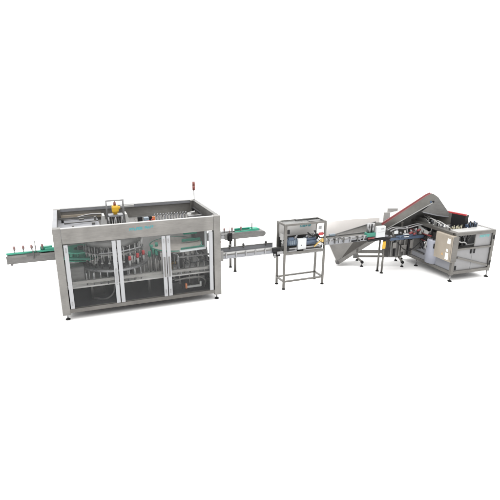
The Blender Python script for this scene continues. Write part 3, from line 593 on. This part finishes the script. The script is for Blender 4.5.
uu(MB().tube([(T+0.1, 0.15, 1.2), (0.3, 0.12, 1.08), (0.45, 0.13, 1.1), (0.55, 0.15, 1.0)], 0.022), 'hose', m_rim)
uu(MB().cyl((T+0.2, 0.3, 1.1), (T+0.42, 0.3, 1.1), 0.08), 'motor', m_dsteel)
for x, z in ((T+0.01, 1.24), (UW-T+0.01, 1.20), (T+0.005, 0.40), (UW-T+0.01, 0.44)):
    uu(MB().chbox(x, x+0.065, -0.012, 0.012, z-0.06, z+0.06, 0.01), 'hinge', m_black)
# beige control box on the corner, facing left
cb = uu(MB().chbox(-0.12, 0.0, -0.05, 0.62, 0.60, 1.33, 0.010), 'control_box', m_beige)
uu(MB().box(-0.1235, -0.12, 0.04, 0.15, 1.10, 1.24), 'paper_label', m_paper, cb)
uu(MB().box(-0.1235, -0.12, 0.06, 0.17, 0.645, 0.83), 'paper_label', m_paper, cb)
uu(MB().box(-0.1235, -0.12, 0.09, 0.16, 0.87, 0.94), 'paper_label', m_paper, cb)
uu(MB().prism([(-0.1235, 0.25, 0.73), (-0.1235, 0.33, 0.73), (-0.1235, 0.29, 0.81)], (0.003, 0, 0)), 'warning_label', m_amber, cb)
uu(MB().box(-0.125, -0.12, -0.012, -0.008, 0.62, 1.30), 'lid_seam', m_mid, cb)
uu(MB().chbox(-0.10, -0.02, 0.62, 0.70, 0.80, 0.94, 0.01), 'box_lock', m_black, cb)
uu(MB().box(-0.118, 0.06, -0.065, -0.0505, 0.61, 1.32), 'box_flange', m_lowsteel, cb)
# left side: panels, drum, clutter
uu(MB().box(0.03, 0.045, T, UD-T, UB+0.09, 0.80), 'side_panel', m_sidep)
dr = uu(MB().lathe((0.14, 0.88), [(0.24, UB+0.1), (0.24, 0.98), (0.225, 1.01), (0.15, 1.02)], 32), 'drum', m_lav)
uu(MB().box(-0.01, 0.02, 1.15, 2.1, 0.46, 0.5), 'side_strip', m_dsteel)
uu(MB().box(0.02, 0.9, 1.3, 2.1, 0.8, 1.0), 'gear_case', m_dark)
uu(MB().box(0.05, UW-0.1, 1.0, 1.02, 0.82, UH-0.1), 'inner_wall', m_dark)
uu(MB().box(0.1, 0.7, 0.7, 1.0, 1.04, 1.2).box(0.06, 0.3, 1.05, 1.3, 1.0, 1.12), 'gear_case', m_dsteel)
sl = uu(MB().prism([(-0.05, 1.0, 1.20), (-0.05, 1.46, 1.30), (-0.05, 1.46, 1.15), (-0.05, 1.05, 1.10)], (0.03, 0, 0)), 'inspection_plate', m_rim)
for i, (y, z, m) in enumerate(((1.0, 1.02, m_dsteel), (1.15, 0.95, m_black), (1.3, 1.0, m_mid), (1.5, 1.05, m_black), (1.68, 1.1, m_bright), (1.85, 1.0, m_dsteel), (0.78, 1.1, m_black), (1.22, 1.22, m_black))):
    uu(MB().cyl((-0.04, y, z), (0.16, y, z), 0.06, n=14).cyl((-0.05, y, z-0.02), (-0.05, y+0.02, z-0.3), 0.014, n=8), 'pulley', m)
for y0, y1_ in ((1.0, 1.7), (1.25, 1.95), (0.9, 1.4)):
    uu(MB().tube([(-0.05, y0, 1.0), (-0.08, y0+0.1, 0.72), (-0.06, (y0+y1_)/2, 0.62), (-0.05, y1_, 0.9)], 0.011), 'cable', m_black)
uu(MB().box(-0.05, 0.0, 0.9, 2.15, 1.09, 1.12).box(-0.06, 0.0, 1.0, 2.1, 0.9, 0.92), 'side_track', m_dred)
uu(MB().box(-0.07, 0.0, 0.95, 1.1, 0.80, 0.92).box(-0.09, -0.03, 1.0, 1.05, 0.70, 0.8), 'white_valve', m_rim)
# outfeed housing in front of the left side
uu(MB().box(-1.26, -0.45, 1.52, 1.535, 1.0, 1.24), 'outfeed_guard', m_mid)
hs = uu(MB().box(-1.18, -0.35, 1.24, 1.56, 0.47, 1.0), 'outfeed_housing', m_dsteel)
uu(MB().box(-1.18, -0.0, 1.22, 1.236, 0.98, 1.06).box(-1.0, -0.3, 1.2, 1.22, 1.08, 1.12), 'outfeed_rail', m_dblue)
for i, x in enumerate((-1.15, -1.02, -0.86, -0.70, -0.55, -0.42)):
    uu(MB().box(x, x+0.03+0.015*(i % 2), 1.205, 1.238, 0.5, 0.97), 'housing_rib', (m_mid, m_black, m_taupe)[i % 3], hs)
for xa, xb, za, zb in ((-0.8, -0.62, 0.62, 0.82), (-0.5, -0.4, 0.7, 0.95), (-1.1, -0.98, 0.75, 0.92)): uu(MB().box(xa, xb, 1.185, 1.205, za, zb), 'housing_cover', m_taupe, hs)
uu(MB().box(-0.35, 0.0, 1.3, 1.6, 0.6, 1.0), 'outfeed_neck', m_mid)
uu(MB().box(-1.18, 0.0, 1.24, 1.56, 1.0, 1.03), 'outfeed_belt', m_bright)
for i in range(16):
    x = -1.12+i*0.078; z = 1.06+0.05*((i*7) % 5)/2; h = 0.07+0.03*((i*5) % 4)
    uu(MB().cyl((x, 1.26+0.02*(i % 3), z), (x+0.02*((i % 3)-1), 1.27+0.05*(i % 2), z+h), 0.026, n=12).box(x-0.02, x+0.05, 1.28, 1.34, z-0.02, z+0.03), 'gripper', (m_bright, m_mid, m_silver, m_dsteel, m_bright, m_black, m_rim)[i % 7])
for (x, z, m) in ((-0.55, 1.16, m_dred), (-0.42, 1.12, m_dred), (-0.9, 1.06, m_dblue), (-0.28, 1.22, m_dred)):
    uu(MB().cyl((x, 1.20, z), (x+0.1, 1.22, z+0.015), 0.032, n=12), 'air_fitting', m)
uu(MB().box(-0.72, -0.56, 1.2, 1.3, 1.05, 1.14).box(-1.06, -0.94, 1.21, 1.24, 1.18, 1.26), 'actuator', m_wbox)
for y in (1.3, 1.44): uu(MB().tube([(-1.15, y, 1.24), (-0.95, y-0.02, 1.33), (-0.6, y, 1.27), (-0.2, y, 1.36), (0.05, y, 1.34)], 0.02), 'guide_tube', m_bright)
uu(MB().tube([(-0.9, 1.22, 0.9), (-0.7, 1.17, 0.66), (-0.45, 1.17, 0.62), (-0.1, 1.2, 0.9)], 0.012), 'cable', m_black)
for i in range(12):
    y = 0.62+0.1*i; x = 0.17+0.06*((i*2) % 3); z = UH-0.02
    uu(MB().chbox(x, x+0.07, y, y+0.05, z-0.1, z+0.05+0.02*(i % 3), 0.008), 'sorter_pocket', (m_rim, m_black, m_silver, m_black, m_mid)[i % 5])
# on top: black box with red lid, chute rails, bristles
def wall(p, q, z0, z1, w): return MB().prism([(p[0], p[1], z0), (q[0], q[1], z0), (q[0]+w, q[1]+w*0.3, z0), (p[0]+w, p[1]+w*0.3, z0)], (0, 0, z1-z0))
bx = uu(wall((0.87, 0.66), (0.74, 1.06), UH-0.10, 1.69, 0.16), 'black_guard', m_black)
uu(wall((0.865, 0.65), (0.64, 1.50), 1.69, 1.73, 0.075), 'red_edging', m_red, bx)
uu(wall((0.74, 1.06), (0.645, 1.50), UH-0.10, 1.69, 0.08), 'grey_flank', m_greycover, bx)
for i in range(14):
    y = 0.35+0.11*i; x = 0.14+0.05*((i*5) % 4)
    uu(MB().cyl((x, y, UH-0.3), (x+0.02, y+0.03, UH+0.02+0.035*((i*3) % 4)), 0.022, n=10).box(x-0.03, x+0.04, y-0.03, y+0.03, UH-0.1, UH-0.04), 'bottle_cup', (m_bright, m_black, m_mid, m_rim, m_dsteel)[i % 5])
for y in (0.9, 1.2): uu(MB().tube([(0.12, y-0.5, UH+0.05), (0.2, y, UH+0.13), (0.3, y+0.3, UH+0.08), (0.35, y+0.7, UH+0.12)], 0.014), 'chute_rail', m_rim)
for i in range(9):
    x = 0.22+0.045*i; uu(MB().cyl((x, 0.46+0.02*(i % 2), UH-0.05), (x+0.01*((i % 3)-1), 0.46, UH+0.045+0.025*(i % 3)), 0.016, 0.005, n=8), 'bristle', m_cream)
for i in range(8):
    t = i*0.8; uu(MB().tube([(0.90+0.03*i, 0.46, UH-0.03), (0.88+0.035*i, 0.50+0.03*math.sin(t), UH+0.08+0.05*(i % 3)), (0.95+0.03*i, 0.6, UH+0.06)], 0.016), 'cable_loop', m_dblue if i % 2 else m_black)
uu(MB().cyl((0.95, 0.56, UH-0.02), (1.12, 0.56, UH+0.03), 0.07).box(0.9, 1.16, 0.5, 0.7, UH-0.04, UH+0.03), 'top_motor', m_dblue)
uu(MB().tube([(1.0, 0.5, UH+0.1), (1.15, 0.46, UH+0.12), (1.2, 0.55, UH+0.02)], 0.014), 'cable_loop', m_bright)
uu(MB().prism([(0.1, 1.1, UH-0.1), (0.1, 2.15, UH-0.1), (0.1, 2.15, UH+0.1), (0.1, 1.35, UH+0.1)], (0.02, 0, 0)), 'chute_wall', m_mid)
